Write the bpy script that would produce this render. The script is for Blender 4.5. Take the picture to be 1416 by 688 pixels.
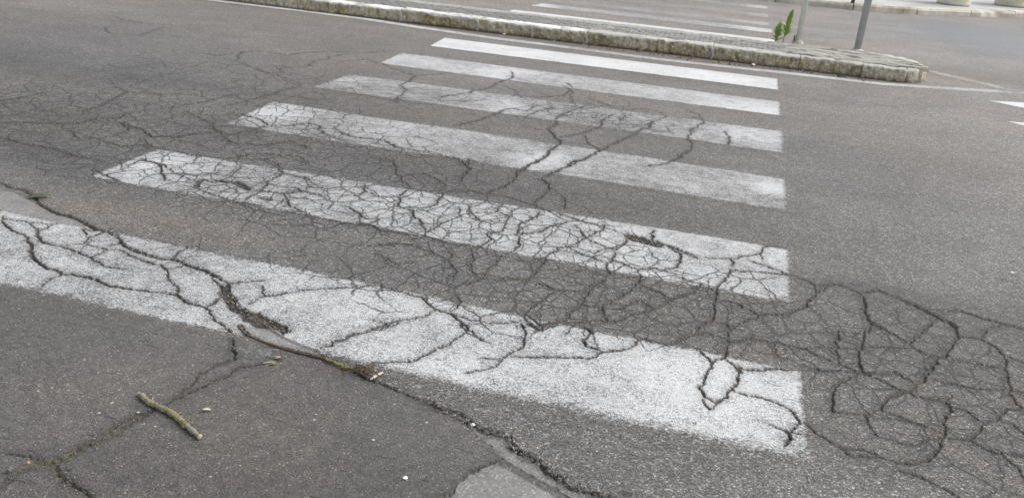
import bpy, bmesh, math, random
import numpy as np
from mathutils import Matrix, Vector
for o in list(bpy.data.objects): bpy.data.objects.remove(o)
S = bpy.context.scene
COL = S.collection
random.seed(7); RNG = np.random.default_rng(7)

# ------------------------------------------------------------------ camera
FPX = 1200.178; CAM = np.array([-0.320609, -1.965832, 1.264780])
def rotm(yaw, pit, rol):
    cy, sy, cx, sx, cr, sr = math.cos(yaw), math.sin(yaw), math.cos(pit), math.sin(pit), math.cos(rol), math.sin(rol)
    return (np.array([[cy,-sy,0],[sy,cy,0],[0,0,1]]) @ np.array([[1,0,0],[0,cx,-sx],[0,sx,cx]]) @ np.array([[cr,-sr,0],[sr,cr,0],[0,0,1]]))
ROT = rotm(0.234999943, 1.17859065, 0.0828681252)
cd = bpy.data.cameras.new('camera'); cam = bpy.data.objects.new('camera', cd); COL.objects.link(cam)
cd.sensor_fit = 'HORIZONTAL'; cd.sensor_width = 36.0; cd.lens = 36.0*FPX/1416.0
cd.clip_start = 0.05; cd.clip_end = 2000
M4 = Matrix.Identity(4)
for i in range(3):
    for j in range(3): M4[i][j] = ROT[i, j]
    M4[i][3] = CAM[i]
cam.matrix_world = M4
S.camera = cam

# ------------------------------------------------------------------ light: bright overcast
SUN_EL, SUN_AZ = math.radians(48), math.radians(62)
w = bpy.data.worlds.new('World'); S.world = w; w.use_nodes = True
nt = w.node_tree; bg = nt.nodes['Background']
sky = nt.nodes.new('ShaderNodeTexSky'); sky.sky_type = 'NISHITA'; sky.sun_disc = False
sky.sun_elevation = SUN_EL; sky.sun_rotation = SUN_AZ; sky.dust_density = 4.0; sky.air_density = 1.0
hs = nt.nodes.new('ShaderNodeHueSaturation'); hs.inputs['Saturation'].default_value = 0.22
nt.links.new(sky.outputs[0], hs.inputs['Color']); nt.links.new(hs.outputs[0], bg.inputs['Color'])
bg.inputs['Strength'].default_value = 0.15
sl = bpy.data.lights.new('sun', 'SUN'); sun = bpy.data.objects.new('sun', sl); COL.objects.link(sun)
sl.energy = 0.6; sl.angle = math.radians(40); sl.color = (1.0, 0.95, 0.89)
sun.rotation_euler = Vector((math.sin(SUN_AZ)*math.cos(SUN_EL), math.cos(SUN_AZ)*math.cos(SUN_EL), math.sin(SUN_EL))).to_track_quat('Z', 'Y').to_euler()
S.view_settings.view_transform = 'Standard'; S.view_settings.look = 'None'
S.view_settings.exposure = 0.70; S.view_settings.gamma = 1.0; S.view_settings.use_curve_mapping = False

# ------------------------------------------------------------------ helpers
def G(px, py, z=0.0):
    """a photographed point on the plane z, in metres"""
    d = ROT @ np.array([(px-708)/FPX, -(py-344)/FPX, -1.0])
    t = (z-CAM[2])/d[2]
    return CAM + t*d
def tag(o, label=None, cat=None, group=None, kind=None):
    if label: o['label'] = label
    if cat: o['category'] = cat
    if group: o['group'] = group
    if kind: o['kind'] = kind
    return o
def empty(name, loc, rz=0.0):
    o = bpy.data.objects.new(name, None); COL.objects.link(o)
    o.empty_display_size = .1; o.location = loc; o.rotation_euler = (0, 0, rz); return o
def link(name, me, mat, parent=None, loc=None):
    o = bpy.data.objects.new(name, me); COL.objects.link(o)
    if mat: me.materials.append(mat)
    if parent: o.parent = parent
    if loc is not None: o.location = loc
    return o
def np_mesh(name, co, quads, smooth=True):
    me = bpy.data.meshes.new(name)
    co = np.ascontiguousarray(co, dtype=np.float32); quads = np.ascontiguousarray(quads, dtype=np.int32)
    n, k = quads.shape
    me.vertices.add(len(co)); me.vertices.foreach_set('co', co.ravel())
    me.loops.add(n*k); me.loops.foreach_set('vertex_index', quads.ravel())
    me.polygons.add(n); me.polygons.foreach_set('loop_start', np.arange(0, n*k, k, dtype=np.int32))
    try: me.polygons.foreach_set('loop_total', np.full(n, k, dtype=np.int32))
    except Exception: pass
    me.update(calc_edges=True); me.validate()
    if smooth: me.polygons.foreach_set('use_smooth', np.ones(n, dtype=bool))
    return me
def fattr(me, name, v):
    a = me.attributes.new(name, 'FLOAT', 'POINT'); a.data.foreach_set('value', np.ascontiguousarray(v, dtype=np.float32).ravel())
def cattr(me, name, v):
    a = me.attributes.new(name, 'FLOAT_COLOR', 'POINT'); a.data.foreach_set('color', np.ascontiguousarray(v, dtype=np.float32).ravel())
def grid_quads(nr, nc):
    i = np.arange(nr-1)[:, None]*nc + np.arange(nc-1)[None, :]
    return np.stack([i, i+1, i+nc+1, i+nc], -1).reshape(-1, 4)
def bm_mesh(name, bm, smooth=True):
    me = bpy.data.meshes.new(name)
    bmesh.ops.recalc_face_normals(bm, faces=bm.faces)
    bm.to_mesh(me); bm.free()
    for p in me.polygons: p.use_smooth = smooth
    return me
def hsh(*a):
    x = math.sin(sum(v*k for v, k in zip(a, (127.1, 311.7, 74.7, 19.3))))*43758.5453
    return x - math.floor(x)
def vnoise(x, y, s=1.0, seed=0):
    x = np.asarray(x)*s; y = np.asarray(y)*s
    xi = np.floor(x); yi = np.floor(y); fx = x-xi; fy = y-yi
    fx = fx*fx*(3-2*fx); fy = fy*fy*(3-2*fy)
    def h(a, b):
        q = np.sin(a*127.1+b*311.7+seed*74.7)*43758.5453
        return q-np.floor(q)
    return (h(xi, yi)*(1-fx)+h(xi+1, yi)*fx)*(1-fy)+(h(xi, yi+1)*(1-fx)+h(xi+1, yi+1)*fx)*fy
def sstep(a, b, x):
    t = np.clip((x-a)/(b-a), 0, 1); return t*t*(3-2*t)

# ------------------------------------------------------------------ node helper
class N:
    def __init__(s, name):
        s.m = bpy.data.materials.new(name); s.m.use_nodes = True
        s.t = s.m.node_tree; s.b = s.t.nodes['Principled BSDF']
    def new(s, t, **k):
        n = s.t.nodes.new(t)
        for a, b in k.items(): setattr(n, a, b)
        return n
    def put(s, n, i, v):
        if v is None: return
        if isinstance(v, bpy.types.NodeSocket): s.t.links.new(v, n.inputs[i])
        else: n.inputs[i].default_value = v
    def math(s, op, a, b=None, c=None, clamp=False):
        n = s.new('ShaderNodeMath', operation=op, use_clamp=clamp)
        s.put(n, 0, a); s.put(n, 1, b); s.put(n, 2, c); return n.outputs[0]
    def mr(s, v, a, b, c=0.0, d=1.0, smooth=False):
        n = s.new('ShaderNodeMapRange', interpolation_type='SMOOTHSTEP' if smooth else 'LINEAR')
        for i, x in enumerate((v, a, b, c, d)): s.put(n, i, x)
        return n.outputs[0]
    def mix(s, f, a, b, blend='MIX'):
        n = s.new('ShaderNodeMix', data_type='RGBA', blend_type=blend)
        s.put(n, 0, f)
        s.put(n, 6, a if isinstance(a, bpy.types.NodeSocket) else (*a, 1))
        s.put(n, 7, b if isinstance(b, bpy.types.NodeSocket) else (*b, 1))
        return n.outputs[2]
    def noise(s, vec, scale, detail=3, rough=.55, out=0, dim='3D'):
        n = s.new('ShaderNodeTexNoise', noise_dimensions=dim); s.put(n, 'Vector', vec)
        n.inputs['Scale'].default_value = scale; n.inputs['Detail'].default_value = detail; n.inputs['Roughness'].default_value = rough
        return n.outputs[out]
    def voro(s, vec, scale, feature='F1', dim='2D', rnd=1.0):
        n = s.new('ShaderNodeTexVoronoi', voronoi_dimensions=dim, feature=feature); s.put(n, 'Vector', vec)
        n.inputs['Scale'].default_value = scale; n.inputs['Randomness'].default_value = rnd
        return n
    def ramp(s, f, stops):
        n = s.new('ShaderNodeValToRGB'); e = n.color_ramp.elements
        while len(e) > 1: e.remove(e[0])
        e[0].position = stops[0][0]; e[0].color = (*stops[0][1], 1)
        for p, c in stops[1:]:
            q = e.new(p); q.color = (*c, 1)
        s.put(n, 0, f); return n.outputs[0]
    def attr(s, name):
        n = s.new('ShaderNodeAttribute', attribute_name=name); return n
    def sep(s, c):
        n = s.new('ShaderNodeSeparateColor'); s.put(n, 0, c); return n.outputs
    def vmul(s, v, k):
        n = s.new('ShaderNodeVectorMath', operation='MULTIPLY'); s.put(n, 0, v); n.inputs[1].default_value = k; return n.outputs[0]
    def vadd(s, a, b):
        n = s.new('ShaderNodeVectorMath', operation='ADD'); s.put(n, 0, a); s.put(n, 1, b); return n.outputs[0]
    def vwarp(s, v, src, k):
        n = s.new('ShaderNodeVectorMath', operation='SUBTRACT'); s.put(n, 0, src); n.inputs[1].default_value = (.5, .5, .5)
        return s.vadd(v, s.vmul(n.outputs[0], (k, k, 0)))
    def finish(s, col, rough=.85, spec=.3, height=None, dist=.004, strength=1.0):
        s.put(s.b, 'Base Color', col if isinstance(col, bpy.types.NodeSocket) else (*col, 1))
        s.put(s.b, 'Roughness', rough); s.put(s.b, 'Specular IOR Level', spec)
        if height is not None:
            n = s.new('ShaderNodeBump'); n.inputs['Strength'].default_value = strength; n.inputs['Distance'].default_value = dist
            s.put(n, 'Height', height); s.put(s.b, 'Normal', n.outputs[0])
        return s.m

# ------------------------------------------------------------------ road surface material (asphalt, cracks, patches, worn paint)
def road_material(name, painted):
    n = N(name)
    geo = n.new('ShaderNodeNewGeometry')
    P = n.vmul(geo.outputs['Position'], (1, 1, 0))
    zone = n.attr('zone'); z1 = n.sep(zone.outputs['Color']); zA = zone.outputs['Alpha']
    typ = n.attr('typ'); t1 = n.sep(typ.outputs['Color']); tA = typ.outputs['Alpha']
    fine, dark, pale = z1[0], z1[1], z1[2]      # fine-crack density, dark wheel track, pale mortar
    smooth_a, blue, brown = t1[0], t1[1], t1[2]  # fine-grained asphalt, bluish newer asphalt, brown dust
    crk = n.attr('crk').outputs['Fac']
    n20 = n.noise(P, 20, 4, .6); n90 = n.noise(P, 90, 3, .6); n3 = n.noise(P, 2.6, 5, .6); n07 = n.noise(P, .7, 4, .55); n9 = n.noise(P, 9, 4, .6)
    # aggregate
    vc = n.voro(P, 205); vf = n.voro(P, 320)
    rc = n.sep(vc.outputs['Color'])[0]; rf = n.sep(vf.outputs['Color'])[0]
    cc = n.ramp(rc, [(0, (.060, .059, .058)), (.35, (.100, .097, .094)), (.72, (.148, .143, .138)), (.92, (.185, .180, .174)), (1, (.38, .372, .355))])
    cf = n.ramp(rf, [(0, (.066, .063, .062)), (.5, (.098, .094, .091)), (.93, (.135, .13, .125)), (.985, (.17, .165, .16)), (1, (.4, .38, .36))])
    gapc = n.mr(vc.outputs['Distance'], .35, .75, 1.0, .42); gapf = n.mr(vf.outputs['Distance'], .35, .8, 1.0, .62)
    cc = n.mix(1, cc, gapc, 'MULTIPLY'); cf = n.mix(1, cf, gapf, 'MULTIPLY')
    # mid-scale grain so that the surface stays granular farther off
    v50 = n.sep(n.voro(P, 48).outputs['Color'])[0]
    grain = n.math('ADD', n.mr(v50, 0, 1, .86, 1.14), n.mr(n90, .3, .7, -.16, .16))
    big = n.math('MULTIPLY', n.mr(n3, .3, .7, .87, 1.13), n.mr(n07, .3, .7, .86, 1.14))
    big = n.math('MULTIPLY', n.math('MULTIPLY', big, n.mr(n.noise(n.vmul(P, (.22, 1.7, 0)), 1.0, 4, .6), .3, .7, .86, 1.14)), grain)
    asp = n.mix(smooth_a, cc, cf)
    asp = n.mix(1, asp, big, 'MULTIPLY')
    asp = n.mix(n.math('SUBTRACT', 1, smooth_a), asp, n.mix(1, asp, n.mr(zA, 0, 1, 1, 1.6), 'MULTIPLY'))  # zone alpha lightens coarse asphalt: lighter far surface and painted-in sky sheen
    asp = n.mix(n.math('MULTIPLY', dark, n.mr(n9, .25, .7, .35, .95)), asp, n.mix(1, asp, (.54, .54, .555), 'MULTIPLY'))
    asp = n.mix(n.math('MULTIPLY', brown, n.mr(n20, .2, .7, .35, .9)), asp, n.mix(.5, n.mix(1, asp, (1.45, 1.22, 1.05), 'MULTIPLY'), (.155, .125, .10)))
    asp = n.mix(n.math('MULTIPLY', blue, .8), asp, n.mix(.75, asp, (.128, .148, .178)))
    # short dark dents drawn out along the driving direction
    dv = n.vmul(P, (8, 42, 0)); dn = n.noise(dv, 1.0, 3, .65)
    dents = n.mr(dn, .635, .70, 0, .8)
    asp = n.mix(dents, asp, n.mix(1, asp, (.3, .29, .28), 'MULTIPLY'))
    # pale stone chips here and there
    vs = n.voro(P, 42, rnd=1.0); chips = n.math('MULTIPLY', n.math('GREATER_THAN', n.sep(vs.outputs['Color'])[1], .982), n.math('LESS_THAN', vs.outputs['Distance'], n.mr(n.sep(vs.outputs['Color'])[0], 0, 1, .06, .16)))
    asp = n.mix(n.math('MULTIPLY', chips, .8), asp, (.46, .44, .41))
    asp = n.mix(1, asp, n.mix(n.mr(n.noise(P, .55, 3, .5), .38, .62), (1.085, 1.04, .995), (1.05, 1.055, 1.06)), 'MULTIPLY')
    # mortar patches
    pm = n.mr(n.math('ADD', pale, n.math('ADD', n.mr(n20, 0, 1, -.22, .22), n.mr(n90, 0, 1, -.12, .12))), .45, .55)
    mort = n.mix(n.mr(n9, .3, .7), (.165, .163, .158), (.225, .222, .215))
    mort = n.mix(1, mort, n.mr(n90, .25, .75, .72, 1.2), 'MULTIPLY'); mort = n.mix(n.mr(n20, .52, .66, 0, .6), mort, (.125, .118, .11)); mort = n.mix(n.math('GREATER_THAN', rf, .93), mort, (.32, .31, .29))
    mort = n.mix(1, mort, n.mr(rf, 0, 1, .86, 1.1), 'MULTIPLY')
    asp = n.mix(pm, asp, mort)
    # paint
    if painted:
        pnt = n.attr('pnt').outputs['Fac']; coat = n.attr('coat').outputs['Fac']; soft = n.attr('soft').outputs['Fac']
        e = n.math('ADD', pnt, n.math('MULTIPLY', soft, n.math('ADD', n.mr(n90, .2, .8, -.35, .35), n.math('ADD', n.mr(n20, .2, .8, -.55, .55), n.mr(rc, 0, 1, -.30, .30)))))
        edge = n.mr(e, n.math('MULTIPLY', soft, -.75), n.math('MULTIPLY', soft, .6))
        # wear: paint sits on the stones, comes off the pits between them and in scuffed patches
        wn = n.math('ADD', n.mr(n20, .2, .8, -.3, .3), n.math('ADD', n.math('ADD', n.mr(n9, .25, .75, -.26, .26), n.mr(n3, .3, .7, -.14, .14)), n.mr(n90, .2, .8, -.24, .24)))
        wear = n.math('ADD', coat, n.math('ADD', wn, n.math('ADD', n.mr(rc, 0, 1, -.18, .18), n.mr(vc.outputs['Distance'], .3, .75, .08, -.26))))
        cover = n.mr(wear, .0, .86, .0, 1.0)
        wv = n.vmul(P, (30, 90, 0)); wl = n.noise(wv, 1.0, 4, .65)
        cover = n.math('MULTIPLY', cover, n.mr(n.math('ADD', wl, n.math('MULTIPLY', coat, .22)), .40, .58, .25, 1.0))
        pa = n.math('MULTIPLY', n.math('MULTIPLY', edge, cover, clamp=True), n.mr(pm, 0, 1, 1, .12))
        pcol = n.mix(n.mr(coat, .25, 1.0), (.365, .375, .382), (.63, .643, .65))
        pcol = n.mix(1, pcol, n.mr(n3, .3, .7, .88, 1.06), 'MULTIPLY')
        pcol = n.mix(1, pcol, n.math('MULTIPLY', n.mr(rc, 0, 1, .86, 1.10), n.mr(n90, .25, .75, .86, 1.10)), 'MULTIPLY')
        pcol = n.mix(n.math('MULTIPLY', n.mr(n9, .5, .72), .40), pcol, (.37, .355, .33)); pcol = n.mix(n.math('MULTIPLY', dark, n.mr(n9, .3, .6, .15, .6)), pcol, (.30, .295, .285))
        asp = n.mix(pa, asp, pcol)
    # cracks: traced ones (distance stored on the mesh) and a fine crazing between them
    jig = n.math('ADD', n.mr(n20, 0, 1, -.0045, .0030), n.math('ADD', n.mr(n90, 0, 1, -.0052, .0040), n.mr(rc, 0, 1, -.0016, .0016)))
    cd_ = n.math('ADD', crk, jig)
    cm = n.mr(cd_, -.0022, .0026, 1, 0)
    halo = n.math('MULTIPLY', n.mr(cd_, .0, .022, .55, 0), n.mr(n20, .25, .6, .35, 1.0))
    def craze(scale, wid, lo, hi, wk):
        wp = n.vwarp(P, n.noise(P, scale*2.2, 5, .7, out=1), wk/scale)
        ve = n.voro(wp, scale, 'DISTANCE_TO_EDGE')
        gate = n.noise(P, scale*.55, 2, .5)
        wd = n.math('MULTIPLY', n.mr(n.math('ADD', gate, n.math('MULTIPLY', fine, .55)), lo, hi, 0, 1), wid*scale)
        return n.math('MULTIPLY', n.mr(n.math('SUBTRACT', n.math('ADD', ve.outputs['Distance'], n.mr(n90, .2, .8, -.012, .012)), wd), -.014, .008, 1, 0), n.mr(wd, 0.0, .02, 0, 1))
    c1 = craze(6.3, .0046, .60, .94, .40); c2 = craze(13, .0030, .80, 1.06, .5)
    cfine = n.math('MULTIPLY', n.math('MAXIMUM', c1, c2), n.math('SUBTRACT', 1, n.math('MULTIPLY', pm, .8)))
    fillc = n.mix(n.mr(n9, .45, .7), (.040, .037, .034), (.078, .066, .052))
    fillc = n.mix(1, fillc, n.mr(rf, 0, 1, .6, 1.6), 'MULTIPLY')
    moss = n.math('MULTIPLY', tA, n.mr(n20, .4, .6))
    fillc = n.mix(moss, fillc, (.10, .095, .035))
    col = n.mix(halo, asp, n.mix(1, asp, (.45, .44, .43), 'MULTIPLY'))
    col = n.mix(n.math('MULTIPLY', cfine, .85), col, (.04, .038, .036))
    col = n.mix(cm, col, fillc)
    ha = n.math('MULTIPLY', gapc, n.mr(smooth_a, 0, 1, 1, .5))
    ha = n.math('ADD', ha, n.math('MULTIPLY', n90, .5))
    ha = n.math('ADD', ha, n.math('MULTIPLY', rc, .4))
    ha = n.math('SUBTRACT', ha, n.math('MULTIPLY', n.math('MAXIMUM', cm, cfine), 1.6))
    ha = n.math('MULTIPLY', ha, n.mr(pm, 0, 1, 1, .35))
    rough = n.mr(blue, 0, 1, .70, .55)
    return n.finish(col, rough, .5, ha, .003, .8)

ROAD = road_material('asphalt', False)
PAINT = road_material('worn_road_paint', True)

# ------------------------------------------------------------------ cracks traced on the road: (origin x, origin y) of a tile, points, width
CR = {}
T = 480/1376.0
def crack(ox, oy, w, pts): CRL.append((w, [(ox+a*T, oy+b*T) for a, b in pts]))
CRL = []
def many(ox, oy, txt):
    for ln in txt.strip().splitlines():
        a, b = ln.split(':'); v = [float(q) for q in b.replace(';', ',').split(',')]
        crack(ox, oy, float(a), list(zip(v[0::2], v[1::2])))
many(0, 220, """
9:0,90,45,110,110,125,150,172
16:150,170,200,205,260,225,310,240,350,265,380,285,420,290,470,310
18:470,310,490,345,520,360,570,380,640,400,700,402,750,425,820,450,870,478,905,500
46:905,500,890,535,912,560,935,595,985,620
78:985,622,1040,645,1095,663
36:1095,663,1120,675,1135,690
12:10,230,20,265,50,290,100,305,120,335,120,370,135,400,180,430,255,460,330,468,395,490,440,508,540,520,620,530,705,545,745,575,815,592,845,635,890,665,920,690
8:100,250,145,280,150,310,170,335,240,350,300,370,360,395,420,430,490,440
6:220,260,160,285,145,295
7:240,350,340,335,350,315,335,280,370,290
6:350,315,410,295,430,285
6:345,340,390,355,425,362,380,385,350,395
8:425,362,480,365,510,385,560,405,640,425,665,450,670,480,710,520,705,545
6:425,350,470,340,490,345
5:665,440,720,430,740,425
6:255,460,200,480,170,505,160,520
9:815,592,850,575,880,540,880,510,840,475
6:690,402,705,375,745,352
7:905,500,960,495,1010,490,1050,490
7:985,580,1045,550,1100,545,1200,525,1290,520,1376,515
4:1045,550,1040,510
5:20,240,60,248,105,250
5:130,255,225,262
7:770,115,800,85,850,100,900,95,940,90
24:850,88,890,95,940,92
34:930,95,985,128
26:1030,158,1070,168
22:770,118,800,88
8:1020,160,1070,165
6:770,115,830,145,880,160,960,180,1040,190
6:560,0,610,15,670,40,700,35
6:670,40,690,60,720,70,770,90
8:1180,120,1195,135
7:560,8,500,30
7:470,90,400,60,380,45
7:700,60,780,70,860,60
6:960,180,1000,150,1040,130,1130,140,1200,130,1290,150
6:1040,130,1060,90,1120,60,1200,70,1260,110
6:1120,60,1100,20,1040,0
6:1130,140,1150,190,1200,215
8:1100,205,1200,225,1300,245,1376,262
""")
many(470, 220, """
7:0,520,100,510,160,505,240,530,330,555,345,575,380,600,440,615
10:380,600,440,615,470,640,520,680,540,700
7:0,150,75,145,100,130,95,100
7:100,130,150,150,230,150,280,120,265,95,220,45,200,0
9:230,150,245,195,290,210,300,240,340,290,335,310
6:280,120,330,125,400,130,470,120,580,135
8:580,135,660,150,760,180,830,210,900,230,960,250,1050,275,1130,300,1200,320
14:1200,320,1300,345,1376,375
6:405,130,420,100,370,70,320,55,270,60
8:405,140,380,180,340,195,245,195
8:580,135,650,110,690,80,700,50,740,30,800,5
10:980,0,930,20,870,45,830,65,800,75,830,115,800,150,760,180
5:830,115,890,155,890,200
6:560,180,510,195,520,215,600,215,650,180
6:470,190,470,230,400,260,365,285,335,300
6:520,215,560,250,610,250,660,250,670,230,620,210
7:660,250,640,290,580,300,600,320,560,345
8:700,300,715,260,780,230,790,215
9:700,300,710,350,670,375
8:700,305,800,290,870,260,900,255
8:930,265,975,315,940,335,895,350,830,380,810,400,780,450,740,475,650,475,560,475,510,495
8:975,315,1060,355,1090,365,1125,340,1140,320
8:895,350,960,385,1055,410,1100,410,1180,440,1250,435,1330,460
10:1090,375,1075,405,1055,430,1070,460
8:1130,290,1170,310,1240,330
50:1140,308,1190,322,1215,332
40:1215,332,1265,348
9:1240,285,1235,320,1300,350,1350,380,1340,430,1290,440
7:975,315,1040,285,1050,260
9:1180,440,1185,485,1150,525,1100,555,1040,580,1050,625,1060,645
9:1185,500,1300,550,1320,555,1376,545
8:740,475,860,515,940,525,1000,505,1050,480
9:1000,505,970,555,920,600,895,635,800,665
8:860,520,800,555,760,590,735,615,735,640
8:735,615,800,665,800,675
13:735,640,780,665,830,650,895,645
7:1040,580,960,580
9:1320,555,1260,590,1180,615,1110,640,1060,645
6:380,600,300,635,240,640,120,680,90,690
5:440,605,480,570,460,540
5:345,575,340,540
4:160,500,165,530
6:440,615,520,640,600,650,660,650,720,640
6:510,0,520,40,490,60,475,90
11:0,260,60,262,120,262,160,290,240,300,330,310,400,330,480,345,560,350
26:70,262,120,266
8:120,260,160,240,100,240,70,215,30,190,0,185
5:210,230,290,210
5:520,360,530,400,510,440,560,475
5:440,350,430,400,460,440,450,480
5:640,385,610,420,560,475
5:100,350,200,340,300,345,380,380,430,400
5:150,380,220,420,300,410
6:130,640,200,660
7:1100,600,1180,560,1250,600
6:900,690,930,650,1000,640,1060,645
""")
many(936, 220, """
9:0,355,60,380,130,395,210,395,280,385,330,375,340,350
12:0,370,50,385,90,395
10:280,400,350,425,440,460,510,480,545,500,600,500,650,495
9:620,495,690,515,740,545
9:230,445,330,450,440,462
9:215,425,225,410,210,395
11:215,435,180,490,155,525,150,600,140,640,85,665,70,690
9:0,470,60,490,150,525
8:0,545,60,535,100,500
8:155,565,240,575,320,625,240,660,200,690
15:320,625,440,620,480,600,550,540,600,500
8:545,500,550,530
18:740,545,745,610,770,650,760,690
12:770,650,830,680
20:860,545,940,580,1030,625,1100,660,1110,690
12:740,530,800,520,860,545
12:1030,630,960,690
18:1030,600,1120,600,1250,640,1376,675,1450,700
6:340,350,380,340,420,345
6:340,400,330,375
""")
many(936, 448, """
14:770,0,740,45,730,90,720,140,735,190,700,210,630,250,615,290,615,350
13:770,5,840,35,900,70,910,80,960,45,1000,10
18:1090,0,1115,50,1080,100,1050,135,1000,185,960,235,920,260,830,300,800,340
13:1115,50,1200,60,1260,90,1295,130,1305,190,1315,240,1310,270
10:910,80,1000,130,1050,135
7:745,95,830,95,910,100
9:640,170,630,100,640,30,720,40
10:0,70,60,50,120,40,200,60
10:190,80,290,60,380,75,500,100,560,130,640,160,720,195,790,200
8:510,100,570,95,630,100,720,100
12:500,165,560,185,660,190,760,205,830,240,890,270
10:790,200,860,195,930,235
40:985,180,1000,185
6:1060,140,1150,155,1240,170,1300,185
11:1000,220,1060,240,1180,262,1310,268,1376,275,1440,280
15:890,270,960,295,1060,310,1080,330,1060,380,1060,440,1040,490,1000,535,930,550,870,548,800,520
9:800,520,740,495,650,490
7:1080,330,1150,350,1210,400
9:1090,290,1060,310
7:800,340,900,375,1000,415,1055,435
7:615,350,680,355,740,360,765,400,790,440
7:800,340,740,360
11:1070,455,1160,460,1250,510,1376,525,1450,540
12:1160,455,1200,425,1210,400,1270,380,1310,340,1376,350,1440,340
11:1310,270,1340,310,1376,345
8:500,390,560,440,640,485,690,520,790,520
8:880,580,960,600,1040,640,1110,680,1150,720
6:1270,500,1376,610,1450,680
16:90,110,140,155,190,135,195,100
10:140,155,110,205,90,260,110,290,150,310,200,285
12:200,285,240,230,245,195,225,165,190,140
11:240,165,260,180,340,185,440,185
18:240,170,255,195
10:215,265,300,290,380,310,450,340,470,370,490,395
14:490,395,440,430,450,450,420,490
7:370,400,430,425,490,440
6:190,130,195,70,210,20,190,0
6:100,300,130,340,200,290
6:380,75,400,130,470,150
7:1200,60,1230,20,1300,0
7:1376,160,1300,130
7:1330,400,1376,440
7:1060,440,960,480,880,470,790,440
""")
many(470, 448, """
11:720,0,735,30,725,85,680,110,640,140,620,165
5:620,165,560,180,500,190
11:680,125,770,130,850,128,930,130,990,135,1040,110,1110,105,1150,95,1190,60
14:965,10,1000,35,965,60,975,85,1040,105
12:740,0,800,25,860,0
7:500,35,420,85,330,125,290,145,180,152,120,155
9:500,30,475,0
4:500,30,560,60,600,75
7:230,0,150,25,60,40,0,70,-110,110
9:0,165,100,210,200,250,280,280,340,300,400,330
9:400,330,480,350,530,390,580,430,680,450,690,488,790,540,830,590,900,630,1000,668,1080,690,1160,700
20:676,480,690,490
9:350,310,440,345
6:440,345,490,375,540,430,600,480,640,520,720,570,830,630,930,688,980,720
7:630,540,520,580,470,625,450,660,390,688
5:1190,60,1300,90
5:560,130,640,140
14:1100,662,1160,668
""")
many(0, 448, """
12:950,5,985,40,1040,70,1110,90,1200,115,1280,130,1376,165
10:920,60,930,110,930,140,870,160,800,195,760,240,710,280,680,305
7:1050,155,960,170,870,220,780,260,690,305
13:680,305,640,330,560,355,480,385,420,430,330,475,270,510,220,550
18:330,475,270,510,220,550,230,590,270,620,340,660,370,690,390,730
8:600,345,500,400,430,450,300,500,150,545
9:220,550,150,550,60,590,0,640,-60,690
5:220,555,120,520,40,510
""")
many(0, 0, """
11:20,485,140,485,290,490,400,470,460,470,510,450
7:0,400,90,385,190,365
8:320,440,400,420,460,385,500,365,560,368,640,375,740,370,800,375
8:460,345,500,365
8:590,435,680,430,740,415,830,400,900,380,1080,375
8:730,440,770,460,830,490,870,530,910,535,1000,520,1060,500,1040,480,960,455,890,455
13:490,490,560,515,600,545,700,545,780,530,870,525
12:490,485,500,520
9:930,240,970,205,1060,205,1140,220,1200,210,1300,205,1376,205
8:930,240,1000,265,1100,300,1180,325,1190,340,1130,355,1080,375,1000,395,900,420
8:1110,300,1110,270,1200,265,1300,225,1376,215
7:780,210,850,220,930,210
6:460,65,520,85,600,95,700,100,850,100
7:420,110,430,130,550,140,640,110
9:1060,500,1120,500,1230,490,1270,500,1260,515,1330,550,1376,560
8:550,630,620,650,640,680,650,720
8:700,600,760,620,900,630,1000,610,1180,620,1220,640
8:1150,670,1290,680
7:270,510,300,545,400,550
8:400,560,480,580,560,575,640,590,700,600
7:100,570,200,590,300,620,400,640
8:0,540,60,560,100,570
7:560,550,600,580,560,600
7:870,540,930,570,1050,575,1150,560,1220,590
7:330,100,420,110
""")
many(470, 0, """
7:0,205,60,210,180,205
8:0,245,100,235,150,250,300,300,260,330,235,340,265,360,230,385,225,410
6:300,300,380,295,440,290
9:680,285,685,310,600,345,520,370,470,375,370,390,410,400,490,405,580,395
7:690,310,780,330,880,340,920,360,870,380,780,390
6:655,340,700,365,720,390,760,400
6:920,360,925,410
9:990,390,1050,415,1120,435,1210,430,1260,440,1290,460
14:1290,460,1230,500,1190,520,1140,545,1090,570,1040,600,940,640,850,688
8:685,430,600,460,560,475,450,500
7:685,430,740,445,780,415
8:730,470,790,440,850,430,880,435
8:850,480,860,470,900,450,960,425,1000,420
14:860,480,830,520,870,560,870,575,830,600,820,620,770,650,700,688
10:870,545,960,530,1030,505,1040,480,1090,455
6:960,535,1000,580,1030,600
7:870,460,1010,470,1050,455
7:1260,480,1150,480,1110,480,1130,460,1210,460
9:1376,600,1290,650,1200,665
5:740,510,830,520
10:0,520,40,540,120,550,180,560,240,590,300,600,400,620,520,640,640,650
7:120,625,210,640,230,665
8:480,640,510,665,500,690
6:900,330,920,350
""")
many(936, 0, """
8:0,470,90,465,105,490,50,515,40,545,60,580,0,620
8:190,520,205,545,200,575
7:0,420,40,430,90,465
""")
def subdivide(pts, n, amp):
    for lv in range(n):
        am = amp*(.25, .6, 1.1, 1.5, 1.5)[lv]; q = [pts[0]]
        for a, b in zip(pts[:-1], pts[1:]):
            d = b-a; L = math.hypot(d[0], d[1])
            if L < .009: q.append(b); continue
            m = (a+b)/2 + np.array([-d[1], d[0]])*(random.gauss(0, 1)*am)
            q += [m, b]
        pts = q
    return pts
SEG = []
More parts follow.
